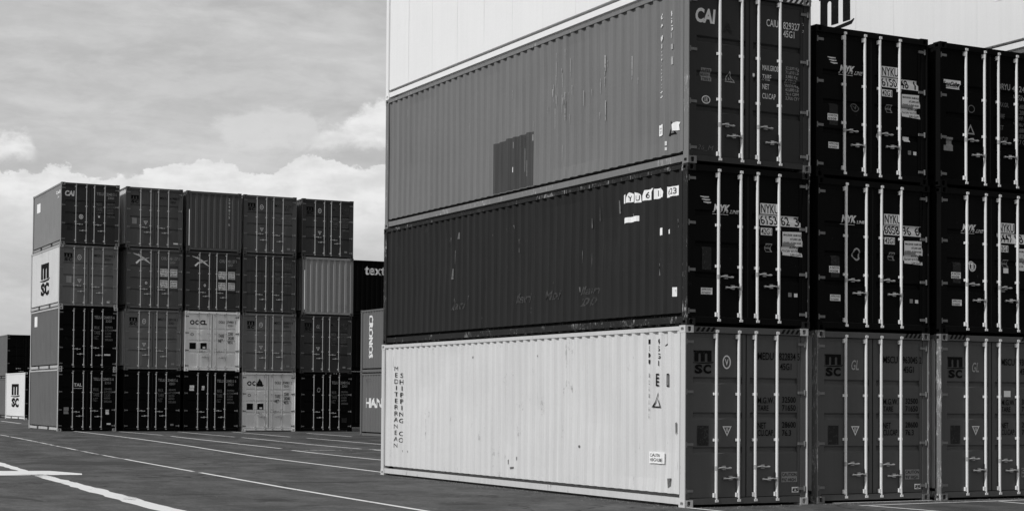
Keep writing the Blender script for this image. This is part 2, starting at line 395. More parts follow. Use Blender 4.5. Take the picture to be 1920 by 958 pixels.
def handle_mesh(x, sgn, z):
    b = MB(); y = .012
    b.tube((x, y+.012, z-.035), (x, y+.012, z+.035), .028, n=10)
    pts = [(x+sgn*.02, y, z), (x+sgn*.10, y-.012, z+.012), (x+sgn*.20, y-.006, z-.004), (x+sgn*.29, y+.006, z+.002)]
    for p, q in zip(pts, pts[1:]): b.tube(p, q, .0115, n=8)
    b.box(x+sgn*.15-.030, x+sgn*.15+.030, .018, .051, z-.028, z+.040)
    b.box(x+sgn*.27-.014, x+sgn*.27+.014, .022, .051, z-.016, z+.020)
    return b.mesh('door_handle')
def hinge_mesh(i, z):
    b = MB(); s = 1 if i else -1; x = LEAF[1][1] if i else LEAF[0][0]
    a, e = sorted((x-s*.060, x+s*.070)); b.box(a, e, .030, .051, z-.022, z+.022)
    b.tube((x+s*.074, .034, z-.045), (x+s*.074, .034, z+.045), .017, n=10)
    return b.mesh('hinge')

# ------------------------------------------------------------------ containers
def container(label, group, loc, rz, L, h, pt, door=None, frame=None, rod=None, front='doors', seed=0, casting=None, flat=False, dframe=None):
    root = bpy.data.objects.new('shipping_container', None); COL.objects.link(root)
    root.empty_display_size = 0.3; root.location = loc; root.rotation_euler = (0, 0, rz)
    root['label'] = label; root['category'] = 'container'; root['group'] = group
    side, dm, fm = M[pt], M[door or pt], M[frame or pt]; cm = M[casting or frame or pt]
    R = {'root': root, 'L': L, 'h': h, 'front': front, 'flat': flat}
    R['frame'] = link('frame', cached(('frame', L, h), lambda: frame_mesh(L, h, 0)), fm, root)
    sm = cached(('side', L, h, seed, flat), lambda: side_mesh(L, h, seed, flat))
    R['door_frame'] = link('door_frame', cached(('dframe', h), lambda: door_frame_mesh(h)), M[dframe or door or frame or pt], root)  # takes the door paint, painted shade included
    R['side'] = link('side_wall', sm, side, root)
    link('side_wall', cached(('side2', L, h, seed, flat), lambda: mirror_mesh(sm, L)), side, root)
    link('roof', cached(('roof', L, h), lambda: roof_mesh(L, h)), side, root)
    link('underframe', cached(('under', L), lambda: under_mesh(L)), M['under'], root)
    for sx in (0, 1):
        for sy in (0, 1):
            cmesh = cached(('cast', sx, sy), lambda: casting_mesh(sx, sy))
            for z in (0, h-.116): link('corner_casting', cmesh, cm, root, (W*sx, L*sy, z))
    if front == 'wall':
        R['end'] = link('end_wall', cached(('end0', h), lambda: end_mesh(h, 0.0, False)), dm, root); return R
    link('end_wall', cached(('end1', L, h), lambda: end_mesh(h, L, True)), dm, root)
    R['door'] = []
    rod = rod or ('steel' if L > 8 else 'rod_painted'); rh = random.Random(label)
    zh = (.66, .46) if h > 2.7 else (.84, .63)
    for i in (0, 1):
        d = link('door', cached(('leaf', i, h), lambda: leaf_mesh(i, h)), dm, root); R['door'].append(d)
        link('gasket', cached(('gasket', i, h), lambda: gasket_mesh(i, h)), M['rubber'], d)
        xa, xb = RODS[2*i], RODS[2*i+1]
        for x in (xa, xb): link('locking_rod', cached(('rod', x, h, L), lambda: rod_mesh(x, h, .024 if L > 8 else .018)), M[rod], d)
        link('door_handle', cached(('hd', xa, h), lambda: handle_mesh(xa, 1, zh[0])), M['fitting'], d, (0, 0, rh.uniform(-.05, .05)))
        link('door_handle', cached(('hd', xb, h), lambda: handle_mesh(xb, -1, zh[1])), M['fitting'], d, (0, 0, rh.uniform(-.05, .05)))
        for q in (.09, .345, .635, .91):
            link('hinge', cached(('hinge', i, q, h), lambda: hinge_mesh(i, h*q)), M['hinge'], d)
    return R

# ------------------------------------------------------------------ flat marks laid on the steel
def text_polys(s, font_off=0.0, shear=0.0, spacing=1.0, line=1.0, align='LEFT'):
    def mk():
        cu = bpy.data.curves.new('lettering', 'FONT'); cu.body = s; cu.size = 1.0; cu.offset = font_off; cu.shear = shear
        cu.space_character = spacing; cu.space_line = line; cu.align_x = align; cu.resolution_u = 3; cu.fill_mode = 'BOTH'
        ob = bpy.data.objects.new('lettering', cu); me = bpy.data.meshes.new_from_object(ob)
        vs = [(v.co.x, v.co.y) for v in me.vertices]; fs = [tuple(p.vertices) for p in me.polygons]
        bpy.data.objects.remove(ob); bpy.data.curves.remove(cu); bpy.data.meshes.remove(me)
        return vs, fs
    return cached(('txt', s, font_off, shear, spacing, line, align), mk)
def fit(polys, u0, u1, v0, v1):
    vs, fs = polys; xs = [p[0] for p in vs]; ys = [p[1] for p in vs]
    ax, bx, ay, by = min(xs), max(xs), min(ys), max(ys)
    return [(u0+(x-ax)/max(bx-ax,1e-6)*(u1-u0), v0+(y-ay)/max(by-ay,1e-6)*(v1-v0)) for x, y in vs], fs
def each(*ps): return list(ps)      # marks that stay separate meshes
def join(*ps):
    V, F = [], []
    for vs, fs in ps:
        o = len(V); V += vs; F += [tuple(i+o for i in f) for f in fs]
    return V, F
def T(s, u0, u1, v0, v1, bold=0.012, **k): return fit(text_polys(s, bold, **k), u0, u1, v0, v1)
def rect(u0, u1, v0, v1): return [(u0,v0),(u1,v0),(u1,v1),(u0,v1)], [(0,1,2,3)]
def poly(pts): return list(pts), [tuple(range(len(pts)))]
def ring(cu, cv, ru, rv, t, n=20):
    vs = []
    for i in range(n):
        a = 2*math.pi*i/n
        vs += [(cu+ru*math.cos(a), cv+rv*math.sin(a)), (cu+(ru-t)*math.cos(a), cv+(rv-t)*math.sin(a))]
    return vs, [(2*i, 2*((i+1)%n), 2*((i+1)%n)+1, 2*i+1) for i in range(n)]
def strip(pts, w):
    """a tapering brush stroke through pts; w = widths"""
    L_, R_ = [], []
    for i, (x, y) in enumerate(pts):
        a = pts[max(i-1,0)]; b = pts[min(i+1,len(pts)-1)]; dx, dy = b[0]-a[0], b[1]-a[1]; n = math.hypot(dx, dy)
        nx, ny = -dy/n*w[i]/2, dx/n*w[i]/2; L_.append((x+nx, y+ny)); R_.append((x-nx, y-ny))
    n = len(pts); return L_+R_, [(i, i+1, n+i+1, n+i) for i in range(n-1)]
def tri_sign(cu, cv, r, up=True, t=.28):
    s = 1 if up else -1
    o = [(cu, cv+s*r), (cu-.9*r, cv-s*.65*r), (cu+.9*r, cv-s*.65*r)]
    m = (cu, cv-s*.1*r); i = [(m[0]+(x-m[0])*(1-t), m[1]+(y-m[1])*(1-t)) for x, y in o]
    return o+i, [(0,1,4,3),(1,2,5,4),(2,0,3,5)]
def conform(polys, breaks, axis, fn, name):
    vs, fs = polys; bm = bmesh.new(); bv = [bm.verts.new((x, y, 0)) for x, y in vs]
    for f in fs:
        try: bm.faces.new([bv[i] for i in f])
        except ValueError: pass
    lo = min(p[axis] for p in vs); hi = max(p[axis] for p in vs)
    for t, _ in breaks:
        if lo < t < hi:
            co = [0,0,0]; co[axis] = t; no = [0,0,0]; no[axis] = 1
            bmesh.ops.bisect_plane(bm, geom=bm.verts[:]+bm.edges[:]+bm.faces[:], plane_co=co, plane_no=no)
    for v in bm.verts: v.co = fn(v.co.x, v.co.y)
    bmesh.ops.recalc_face_normals(bm, faces=bm.faces[:])
    me = bpy.data.meshes.new(name); bm.to_mesh(me); bm.free(); me.materials.append(None); return me
def on_door(C, name, polys, mat, lift=.009):
    if isinstance(polys, list): return [on_door(C, name, p, mat, lift) for p in polys]
    br = door_breaks(C['h']); mx = sum(p[0] for p in polys[0])/len(polys[0])
    me = conform(polys, br, 1, lambda u, v: (u, interp(br, v)-lift, v), name)
    return link(name, me, M[mat], C['door'][0 if mx < W/2 else 1])
def on_header(C, name, polys, mat): return link(name, conform(polys, [], 0, lambda u, v: (u, .003, v), name), M[mat], C['door_frame'])
def on_side(C, name, polys, mat, lift=.005):
    if isinstance(polys, list): return [on_side(C, name, p, mat, lift) for p in polys]
    """u runs along y; text is mirrored by the caller through sidebox()"""
    br = side_breaks(C['L'], C['flat'])
    me = conform(polys, br, 0, lambda u, v: (interp(br, u)-lift, u, v), name); return link(name, me, M[mat], C['side'])
def flip(polys, c): vs, fs = polys; return [(2*c-x, y) for x, y in vs], fs
def ST(s, ya, yb, v0, v1, **k):      # text on the left side: ya (far, left) to yb (near, right)
    c = (ya+yb)/2; return flip(T(s, min(ya,yb), max(ya,yb), v0, v1, **k), c)
def vertical(s): return '\n'.join(s)
def on_end(C, name, polys, mat):
    br = end_breaks(); me = conform(polys, br, 0, lambda u, v: (u, interp(br, u)-.004, v), name); return link(name, me, M[mat], C['end'])

def plate(C, u0, u1, v0, v1, mat='sticker', lines=0, ink='ink_black', name='placard', lift=.009):
    if mat == 'plate_dark': lift = .0065
    p = on_door(C, name, rect(u0, u1, v0, v1), mat, lift)
    if lines:
        rows = [T(s, u0+.012, u1-.012-.02*(i % 2), v1-(i+.86)*(v1-v0)/len(lines), v1-(i+.2)*(v1-v0)/len(lines)) for i, s in enumerate(lines)]
        on_door(C, 'lettering', each(*rows), ink, lift+.003)
    return p
def m_sc(u0, u1, v0, v1):            # the two-storey block letters with the long swoosh between
    w, hh = u1-u0, v1-v0; vm = v0+.50*hh; st = .16*w
    ya, yb = vm+.02*hh, v1; yt = v1-.12*hh; m = [rect(u0+a*w, u0+c*w, ya, yb) for a, c in ((0, .24), (.37, .61), (.76, 1.0))]
    for g0, g1 in ((.24, .37), (.61, .76)):
        g0, g1 = u0+g0*w, u0+g1*w; r = (g1-g0)/2; pts = [(g0+r-r*math.cos(math.pi*q/8), yt-r*.9+r*.9*math.sin(math.pi*q/8)) for q in range(9)]
        m.append((pts+[(p[0], yb) for p in pts], [(q, q+1, q+10, q+9) for q in range(8)]))
    top = rect(u0-.05*w, u0, yb-.07*hh, yb)
    sw = strip([(u0-.10*w, vm-.03*hh), (u0+.5*w, vm-.045*hh), (u1+.04*w, vm-.02*hh), (u1+.13*w, vm+.02*hh)], [.02*hh, .05*hh, .05*hh, .015*hh])
    return join(*m, top, sw, T('S', u0+.02*w, u0+.47*w, v0, vm-.10*hh, bold=.05), T('C', u0+.52*w, u0+.98*w, v0, vm-.10*hh, bold=.05))
def door_msc(C, num, code='45G1', mark='ring', ink='ink_black', detail=True):
    k = C['h']/2.896
    on_door(C, 'emblem', m_sc(.21, .54, 2.13*k, 2.50*k), ink)
    if mark == 'ring': on_door(C, 'emblem', join(ring(.835, 2.32*k, .082, .112, .024), T('V', .80, .87, 2.27*k, 2.37*k, bold=.03)), 'ink_white')
    elif mark: on_door(C, 'emblem', T(mark, .76, .92, 2.24*k, 2.41*k, shear=.25), 'ink_pale')
    on_door(C, 'warning_sign', join(tri_sign(.845, 1.225*k, .10, False, .34), T('II', .825, .865, 1.20*k, 1.26*k)), 'ink_white')
    on_door(C, 'lettering', each(T(num[:4], 1.45, 1.77, 2.37*k, 2.49*k), T(num[5:], 1.88, 2.30, 2.37*k, 2.49*k), T(code, 1.90, 2.13, 2.21*k, 2.32*k)), ink)
    if detail:
        on_door(C, 'lettering', each(T('M.G.W.', 1.45, 1.78, 1.66*k, 1.76*k), T('TARE', 1.45, 1.67, 1.54*k, 1.63*k), T('NET', 1.45, 1.62, 1.25*k, 1.35*k), T('CU.CAP.', 1.45, 1.78, 1.13*k, 1.23*k),
            T('32500\n71650', 1.94, 2.22, 1.54*k, 1.77*k), T('28600\n76.3', 1.94, 2.22, 1.13*k, 1.36*k)), ink)
        plate(C, .27, .49, .98*k, 1.30*k, 'plate_dark')
        plate(C, 1.93, 2.25, .37*k, .54*k, 'sticker_grey', ['CAUTION', '9\'6" HIGH'])
        plate(C, 2.14, 2.28, .20*k, .29*k, 'sticker', ['8'])
PANEL = ['MAX.GROSS  30,480 KGS', '67,200 LBS', 'TARE  3,740 KGS', '8,250 LBS', 'CU.CAP  67.7 CU.M', '2,391 CU.FT']
def door_nyk(C, a, b, c, logo_bars=True, dx=0.0, dz=0.0, code='42G1', torn=True):
    if logo_bars: on_door(C, 'emblem', join(*[strip([(.28+.03*i, 2.075-.043*i+dz), (.36+.03*i, 2.065-.043*i+dz), (.45+.02*i, 2.07-.043*i+dz)], [.012, .026, .018]) for i in range(3)]), 'ink_white')
    on_door(C, 'lettering', each(T('NYK', .54, .86, 1.835+dz, 1.965+dz, bold=.05, shear=.2), T('LINE', .875, 1.045, 1.832+dz, 1.885+dz, bold=.03), rect(.54, .85, 1.806+dz, 1.814+dz)), 'ink_white')
    x0 = 1.46+dx
    plate(C, x0, x0+.385, 1.86+dz, 2.035+dz, 'sticker'); on_door(C, 'lettering', T('NYKU', x0+.015, x0+.37, 1.875+dz, 2.02+dz, bold=.008), 'ink_black', .012)
    plate(C, x0, x0+.82, 1.675+dz, 1.852+dz, 'sticker')
    on_door(C, 'lettering', each(T(a, x0+.015, x0+.345, 1.69+dz, 1.838+dz, bold=.008), T(b, x0+.425, x0+.60, 1.69+dz, 1.838+dz, bold=.008), T(c, x0+(.735 if c == '1' else .70), x0+(.765 if c == '1' else .79), 1.69+dz, 1.838+dz, bold=.008)), 'ink_black', .012)
    plate(C, x0+.01, x0+.24, 1.515+dz, 1.635+dz, 'sticker'); on_door(C, 'lettering', T(code, x0+.02, x0+.225, 1.527+dz, 1.622+dz, bold=.008), 'ink_black', .012)
    z0, z1 = 1.185+dz, 1.60+dz
    on_door(C, 'placard', poly([(x0+.45, z1-.01), (x0+.84, z1), (x0+.835, z1-.1), (x0+.865, z1-.17), (x0+.845, z0+.06), (x0+.87, z0), (x0+.45, z0+.02)]), 'sticker')
    hgt = (z1-z0)/6.4
    on_door(C, 'lettering', each(*[T(s, x0+.47+(.14 if i % 2 else 0), x0+.83, z1-.03-(i+.8)*hgt, z1-.03-(i+.2)*hgt, bold=.02) for i, s in enumerate(PANEL)]), 'ink_black', .012)
    on_door(C, 'placard', rect(x0+.455, x0+.70, z0+.165, z0+.225), 'sticker_grey', .0125)
    plate(C, .30, .52, .505, .61, 'sticker', ['APPROVED', 'FOR TRANSPORT'], 'ink_dim')
    plate(C, 2.03, 2.10, .52, .59, 'sticker_grey'); plate(C, 2.15, 2.22, .52, .58, 'sticker')
    plate(C, 1.57+dx, 1.70+dx, 1.24+dz, 1.38+dz, 'sticker_grey', ['8', '1'], 'ink_black')
    plate(C, .32, .50, .90, 1.27, 'plate_dark')

# ------------------------------------------------------------------ the ground
def sst(t): t = max(0, min(1, t)); return t*t*(3-2*t)
def gz(x, y): return .26*sst((y-20)/32) - .0036*max(-5, min(20, x-.63))*sst((y-30)/17)
def asphalt():
    k = NT('weathered_asphalt'); v = k.coords(False)
    big = k.noise(v, .09, 5, .6); mid = k.noise(v, .55, 6, .62); fine = k.noise(v, 9, 5, .7); grit = k.noise(v, 60, 3, .7)
    lanes = k.noise(v, 1, 6, .6, (.55, .045, 1), .4)
    c = k.math('ADD', .052, k.math('MULTIPLY', big, .045))
    blot = k.smooth(k.noise(v, .9, 7, .68, (1, .55, 1)), .40, .62)
    c = k.math('ADD', c, k.math('MULTIPLY', mid, .034)); c = k.math('ADD', c, k.math('MULTIPLY', k.math('SUBTRACT', lanes, .5), .07))
    c = k.math('ADD', c, k.math('MULTIPLY', k.math('SUBTRACT', blot, .5), .044))
    c = k.math('MULTIPLY', c, k.math('ADD', .40, k.math('MULTIPLY', fine, 1.05))); c = k.math('MULTIPLY', c, k.math('ADD', .46, k.math('MULTIPLY', grit, 1.16)))
    sp = k.noise(v, 2.6, 8, .88); sq = k.noise(v, 15, 4, .8, (1, .35, 1)); c = k.math('MULTIPLY', c, k.math('ADD', -.10, k.math('MULTIPLY', k.math('ADD', sp, sq), 1.1)))
    pale = k.smooth(k.noise(v, 34, 2, .5), .66, .74); c = k.mix(k.math('MULTIPLY', pale, .5), c, .22)
    oil = k.smooth(k.math('ADD', k.noise(v, .8, 5, .6), k.math('MULTIPLY', k.noise(v, .16, 2), .5)), .86, .99)
    c = k.mix(k.math('MULTIPLY', oil, .7), c, .025)
    vo = k.n('ShaderNodeTexVoronoi'); vo.feature = 'DISTANCE_TO_EDGE'; vo.inputs['Scale'].default_value = .11
    wv = k.n('ShaderNodeVectorMath'); wv.operation = 'ADD'; nz = k.n('ShaderNodeTexNoise'); nz.inputs['Scale'].default_value = .5; nz.inputs['Detail'].default_value = 6
    k.l(v, nz.inputs['Vector']); sc = k.n('ShaderNodeVectorMath'); sc.operation = 'SCALE'; sc.inputs['Scale'].default_value = 5.0
    k.l(nz.outputs['Color'], sc.inputs[0]); k.l(v, wv.inputs[0]); k.l(sc.outputs[0], wv.inputs[1]); k.l(wv.outputs[0], vo.inputs['Vector'])
    crack = k.smooth(vo.outputs['Distance'], .0090, .001); crack = k.math('MULTIPLY', crack, k.smooth(mid, .40, .52))
    c = k.mix(k.math('MULTIPLY', crack, .8), c, .012)
    k.grey(c, k.b.inputs['Base Color']); k.b.inputs['Roughness'].default_value = .85; k.b.inputs['Specular IOR Level'].default_value = .25
    k.bump(k.math('ADD', grit, k.math('MULTIPLY', fine, 1.5)), .35, .012); return k.m
def axis_steps(lo, hi, step, far):
    a = [lo+i*step for i in range(int((hi-lo)/step)+1)]; d = step; x = lo; pre = []
    while x > -far: d *= 1.6; x -= d; pre.append(x)
    d = step; x = a[-1]; post = []
    while x < far: d *= 1.6; x += d; post.append(x)
    return pre[::-1]+a+post
gx, gy = axis_steps(-20, 30, 2.5, 2500), axis_steps(-26, 100, 0.75, 2500)
b = MB(); b.sheet([[(x, y, gz(x, y)) for x in gx] for y in gy])
ground = link('ground', b.mesh('ground'), asphalt()); ground['kind'] = 'structure'
def line_paint(name, wear):
    k = NT(name); v = k.coords(False); n1 = k.noise(v, 7, 7, .75); n2 = k.noise(v, .6, 3)
    m = k.smooth(k.math('ADD', k.math('MULTIPLY', n1, .6), k.math('MULTIPLY', n2, .5)), .64-wear, .74-wear)
    k.grey(k.mix(m, .82, .10), k.b.inputs['Base Color']); k.b.inputs['Roughness'].default_value = .7; return k.m
LP = line_paint('road_line_paint', .03); LPW = line_paint('worn_road_line_paint', .12)
def poly_at(pts, t):
    seg = [math.dist(a, c) for a, c in zip(pts, pts[1:])]; s = t*sum(seg)
    for (a, c), l in zip(zip(pts, pts[1:]), seg):
        if s <= l or (a, c) == (pts[-2], pts[-1]):
            q = min(1, s/l); return (a[0]+(c[0]-a[0])*q, a[1]+(c[1]-a[1])*q)
        s -= l
def marking(name, left, right, mat, z=.004, n=None, jit=0.0):
    n = n or max(2, int(math.dist(left[0], left[-1])/.5)); rows = []; rnd = random.Random(len(left)*31+int(left[0][0]*10))
    for i in range(n+1):
        a, c = poly_at(left, i/n), poly_at(right, i/n); r = []
        for q in range(5):
            x = a[0]+(c[0]-a[0])*q/4 + (rnd.uniform(-jit, jit) if q in (0, 4) else 0); y = a[1]+(c[1]-a[1])*q/4; r.append((x, y, gz(x, y)+z))
        rows.append(r)
    m = MB(); m.sheet(rows); o = link(name, m.mesh(name), mat); o['kind'] = 'structure'; return o
ZL = [.004]
def bay_line(pts, w, mat=None):
    L_, R_ = [], []
    for i, (x, y) in enumerate(pts):
        a = pts[max(i-1,0)]; c = pts[min(i+1,len(pts)-1)]; dx, dy = c[0]-a[0], c[1]-a[1]; n = math.hypot(dx, dy)
        L_.append((x-dy/n*w/2, y+dx/n*w/2)); R_.append((x+dy/n*w/2, y-dx/n*w/2))
    ZL[0] += .0002
    return marking('bay_marking', L_, R_, mat or LP, ZL[0])
marking('wide_marking', [(-6.2, 27), (-6.54, 21.62), (-6.89, 16.51), (-7.12, 9.91), (-7.48, 2.24), (-7.6, -1.5)], [(-6.62, 27), (-6.96, 19.34), (-7.25, 13.99), (-7.67, 6.22), (-7.86, 2.26), (-8.0, -1.5)], LP, .004, 60, .035)
marking('wide_marking', [(-10.0, 17.5), (-7.51, 16.42), (-6.45, 16.1), (-6.10, 14.6)], [(-10.4, 15.2), (-7.91, 14.25), (-6.9, 14.1), (-6.25, 13.95)], LP, .009, 24)
for pts, w, m in (
    ([(-2.6, 42.8), (-2.65, 37.2), (-2.8, 30.5), (-3.05, 22.9)], .09, LPW), ([(-3.05, 22.7), (-3.50, 14.9)], .10, LP), ([(-3.52, 14.3), (-3.9, 7.7), (-4.05, 4.0), (-4.25, -2)], .11, LP),
    ([(1.26, 47.4), (1.45, 37.8), (1.41, 31.5), (.43, 13.25), (.36, 12.4)], .12, LP), ([(3.0, 46.8), (3.46, 42.0)], .12, LP),
    ([(3.45, 40.8), (3.49, 38.2), (3.7, 29.05)], .12, LP), ([(5.41, 46.5), (5.67, 39.8)], .12, LP), ([(5.76, 39.2), (5.9, 32.1), (6.13, 28.2)], .12, LP), ([(7.78, 46.5), (7.88, 39.6)], .12, LP),
    ([(8.1, 38.4), (8.39, 31.7)], .12, LP), ([(10.45, 44.6), (10.55, 39.8)], .12, LP), ([(3.54, 27.6), (3.40, 20.2), (3.35, 14)], .12, LP), ([(3.7, 27.5), (5.5, 27.42)], .12, LPW),
    ([(6.25, 27.8), (9.2, 27.7)], .12, LP), ([(6.27, 27.5), (6.14, 18)], .12, LP), ([(3.6, 75.7), (2.82, 66.2)], .14, LP), ([(-4.0, 75.7), (-4.2, 52)], .14, LP),
    ([(2.95, .02), (5.1, .02)], .07, LP), ([(2.92, -.70), (4.22, -.58), (5.86, -.56), (9.2, -.30)], .09, LP), ([(3.05, -.80), (3.16, -1.6), (3.25, -4)], .10, LP),
    ([(6.2, .10), (7.8, .12)], .06, LPW), ([(5.98, -.68), (5.80, -4)], .10, LP), ([(-.02, -.06), (0, -.8), (.02, -4)], .10, LP)):
    bay_line(pts, w, m)
def skid():
    k = NT('tyre_rubber_on_asphalt'); v = k.coords(False); n1 = k.noise(v, 5, 6, .7); n2 = k.noise(v, .5, 3)
    k.grey(k.math('ADD', .006, k.math('MULTIPLY', k.math('ADD', n1, n2), .026)), k.b.inputs['Base Color']); k.b.inputs['Roughness'].default_value = .8; return k.m
SK = skid()
for pts, w in (([(-3.4, 9.6), (-2.6, 9.4), (-1.9, 9.3), (-1.2, 9.5)], .16), ([(-5.4, 12.5), (-4.6, 12.9), (-3.9, 12.8)], .14), ([(-1.6, 15.4), (-.9, 15.8), (-.1, 15.9)], .2), ([(2.2, 33), (3.6, 33.5), (4.8, 33.4)], .5), ([(7.0, 37.4), (9.0, 37.1), (11.0, 37.6)], .6), ([(-6.5, 6.2), (-6.0, 6.3), (-5.5, 6.2)], .08), ([(-6.4, 20.4), (-5.6, 20.9), (-4.6, 20.4), (-3.6, 20.1), (-3.15, 19.6), (-2.9, 18.9)], .95), ([(-9.4, 6.7), (-9.1, 6.45), (-8.98, 5.9), (-8.9, 5.3)], .42)):
    L_, R_ = [], []
    n = len(pts)
    for i, (x, y) in enumerate(pts):
        ww = w*math.sin(math.pi*(i+.25)/(n-.5)); L_.append((x, y+ww*1.2)); R_.append((x-.02, y-ww*1.2))
    marking('tyre_mark', L_, R_, SK, .0025, 30)

# loose grit gathered along the containers' feet
rg = random.Random(3); b = MB()
for i in range(900):
    if i < 520: x, y = -.04-abs(rg.gauss(0, .22)), rg.uniform(-.3, 12.4)
    elif i < 760: x, y = rg.uniform(-.2, 7.8), -.05-abs(rg.gauss(0, .18))
    else: x, y = rg.uniform(-7, 1), rg.uniform(-2, 20)
    r = rg.uniform(.006, .022); z = gz(x, y); a = rg.uniform(0, 6.3)
    vs = [(x+r*math.cos(a+q*2.1)*rg.uniform(.7, 1.3), y+r*math.sin(a+q*2.1)*rg.uniform(.7, 1.3), z-.002) for q in range(3)]+[(x+rg.uniform(-.3, .3)*r, y+rg.uniform(-.3, .3)*r, z+r*rg.uniform(.5, 1))]
    b.add(vs, [(0, 1, 3), (1, 2, 3), (2, 0, 3)])
grit = link('gravel', b.mesh('gravel'), plain('loose_grit_stone', .16, .9, 0, .6, .1)); grit['kind'] = 'stuff'

# ------------------------------------------------------------------ the near stack
HC, SD = 2.896, 2.591
G = 'containers in the big near stack'
L40 = 12.192
def near(label, x, y, z, h, *a, **k): return container(label, G, (x, y, z), k.pop('rz', 0), L40, h, *a, **k)
# first column
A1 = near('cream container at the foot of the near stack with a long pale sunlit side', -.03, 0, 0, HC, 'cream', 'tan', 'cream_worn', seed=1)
A2 = near('black container with door number 6153 62 3 resting on the cream one', .0, 0, HC, SD, 'black_side', 'black', 'black_worn', seed=2, casting='black_worn')
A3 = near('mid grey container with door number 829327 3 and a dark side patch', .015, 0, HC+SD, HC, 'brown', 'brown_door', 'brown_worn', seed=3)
A4 = near('white container cut by the picture top, above the one with a patched side', .01, 0, HC+SD+HC, HC, 'white', seed=4, flat=True)
# second column (stands slightly back)
B1 = near('tan-doored container at the foot of the second column from the stack corner', 2.665, .09, 0, 2.886, 'cream', 'tan', 'tan_worn', seed=5)  # doors are cream paint darkened for shade; the posts are darkened too
B2 = near('black container with door number 6058 96 6, middle of the second column', 2.67, .09, 2.886, 2.571, 'black', 'black', 'black', seed=6)
B3 = near('black container with door number 6150 48 1, top of the second column', 2.63, .09, 5.457, 2.558, 'black', seed=7)
# third column
C1 = near('tan-doored container at the foot of the column cut by the right picture edge', 5.28, 0, 0, 2.886, 'cream', 'tan', 'tan_worn', seed=5)  # doors are cream paint darkened for shade; the posts are darkened too
C2 = near('black container with door number 6447 18, middle of the column at the right edge', 5.28, 0, 2.886, 2.571, 'black', seed=6)
C3 = near('black container with a small white name strip, top of the column at the right edge', 5.26, 0, 5.457, 2.536, 'soot', 'soot', 'black', seed=7)
# fourth column, mostly hidden: carries the white one
near('dark container behind the right column, bottom of the pile under the white one', 8.30, -.05, 0, HC, 'black', seed=6)
near('dark container behind the right column, second from the ground', 8.30, 0, HC, SD, 'black', seed=6)
D3 = near('dark container whose edge shows directly under the big white side at right', 8.30, 0, HC+SD, HC, 'mid', seed=7)
D4 = near('big white container with black block letters, rising behind the right hand columns', 8.31, -.1, HC+SD+HC, HC, 'white_side', seed=8, flat=True)

# marks: first column
door_msc(A1, 'MEDU 822834 5')
door_msc(B1, 'MSCU 963045 2', mark='GL'); door_msc(C1, 'MSCU 938127 0', mark='GL')
plate(C1, 1.51, 1.67, 1.80, 1.91, 'sticker')
for C, e in ((A1, 1), (B1, 0), (C1, 1)):
    for x0, n in ((.20, 4), (1.88, 5)):
        if e or x0 > 1: on_header(C, 'hazard_stripes', join(*[poly([(x0+i*.095, 2.80), (x0+i*.095+.05, 2.80), (x0+i*.095+.10, 2.872), (x0+i*.095+.05, 2.872)]) for i in range(n)]), 'ink_black')
on_header(A3, 'hazard_stripes', join(*[poly([(1.93+i*.105, 2.80), (1.93+i*.105+.05, 2.80), (1.93+i*.105+.11, 2.872), (1.93+i*.105+.06, 2.872)]) for i in range(5)]), 'ink_white')
on_side(A1, 'lettering', each(ST(vertical('MEDITERRANEAN'), 11.49, 11.385, .62, 2.40, align='CENTER', bold=0), ST(vertical('SHIPPING CO'), 11.22, 11.08, .74, 2.25, align='CENTER', bold=.005)), 'ink_black')
on_side(A1, 'lettering', each(ST(vertical('MEDU 8258345'), 1.16, 1.04, 1.40, 2.70, align='CENTER'), ST(vertical('45G1'), .85, .74, 2.26, 2.70, align='CENTER')), 'ink_black')
on_side(A1, 'placard', join(*[rect(.92-.035*i if False else .78, .93, 1.93+.06*i, 1.955+.06*i) for i in range(4)], rect(.905, .93, 1.93, 2.13)), 'ink_black')
on_side(A1, 'placard', join(rect(.48, .61, 1.92, 1.94), rect(.48, .61, 2.11, 2.13), rect(.48, .50, 1.94, 2.11), rect(.59, .61, 1.94, 2.11)), 'ink_black')
on_side(A1, 'warning_sign', tri_sign(.86, 1.68, .15, True, .22), 'ink_black')
on_side(A1, 'placard', rect(.66, 1.06, .67, .86), 'sticker'); on_side(A1, 'lettering', ST('CAUTION\nHIGH CUBE', 1.03, .69, .70, .83), 'ink_black', .007)
on_side(A1, 'lettering', each(strip([(.55, 2.83), (.55, 2.62), (.66, 2.58)], [.03, .03, .01]), rect(11.60, 11.64, 2.38, 2.62)), 'ink_black')
on_side(A1, 'rust_stain', each(*[poly([(y, z), (y+w, z-.01), (y+w*.8, z-hh), (y+w*.1, z-hh*.8)]) for y, z, w, hh in ((6.1, .55, .05, .10), (5.7, .62, .03, .08), (7.6, 2.55, .03, .05), (4.9, 2.52, .03, .04), (3.4, .9, .04, .05), (.42, .45, .10, .16), (.3, 1.35, .05, .2), (11.0, .58, .12, .05), (10.8, .58, .05, .05), (5.9, .42, .09, .05))]), 'ink_dim')
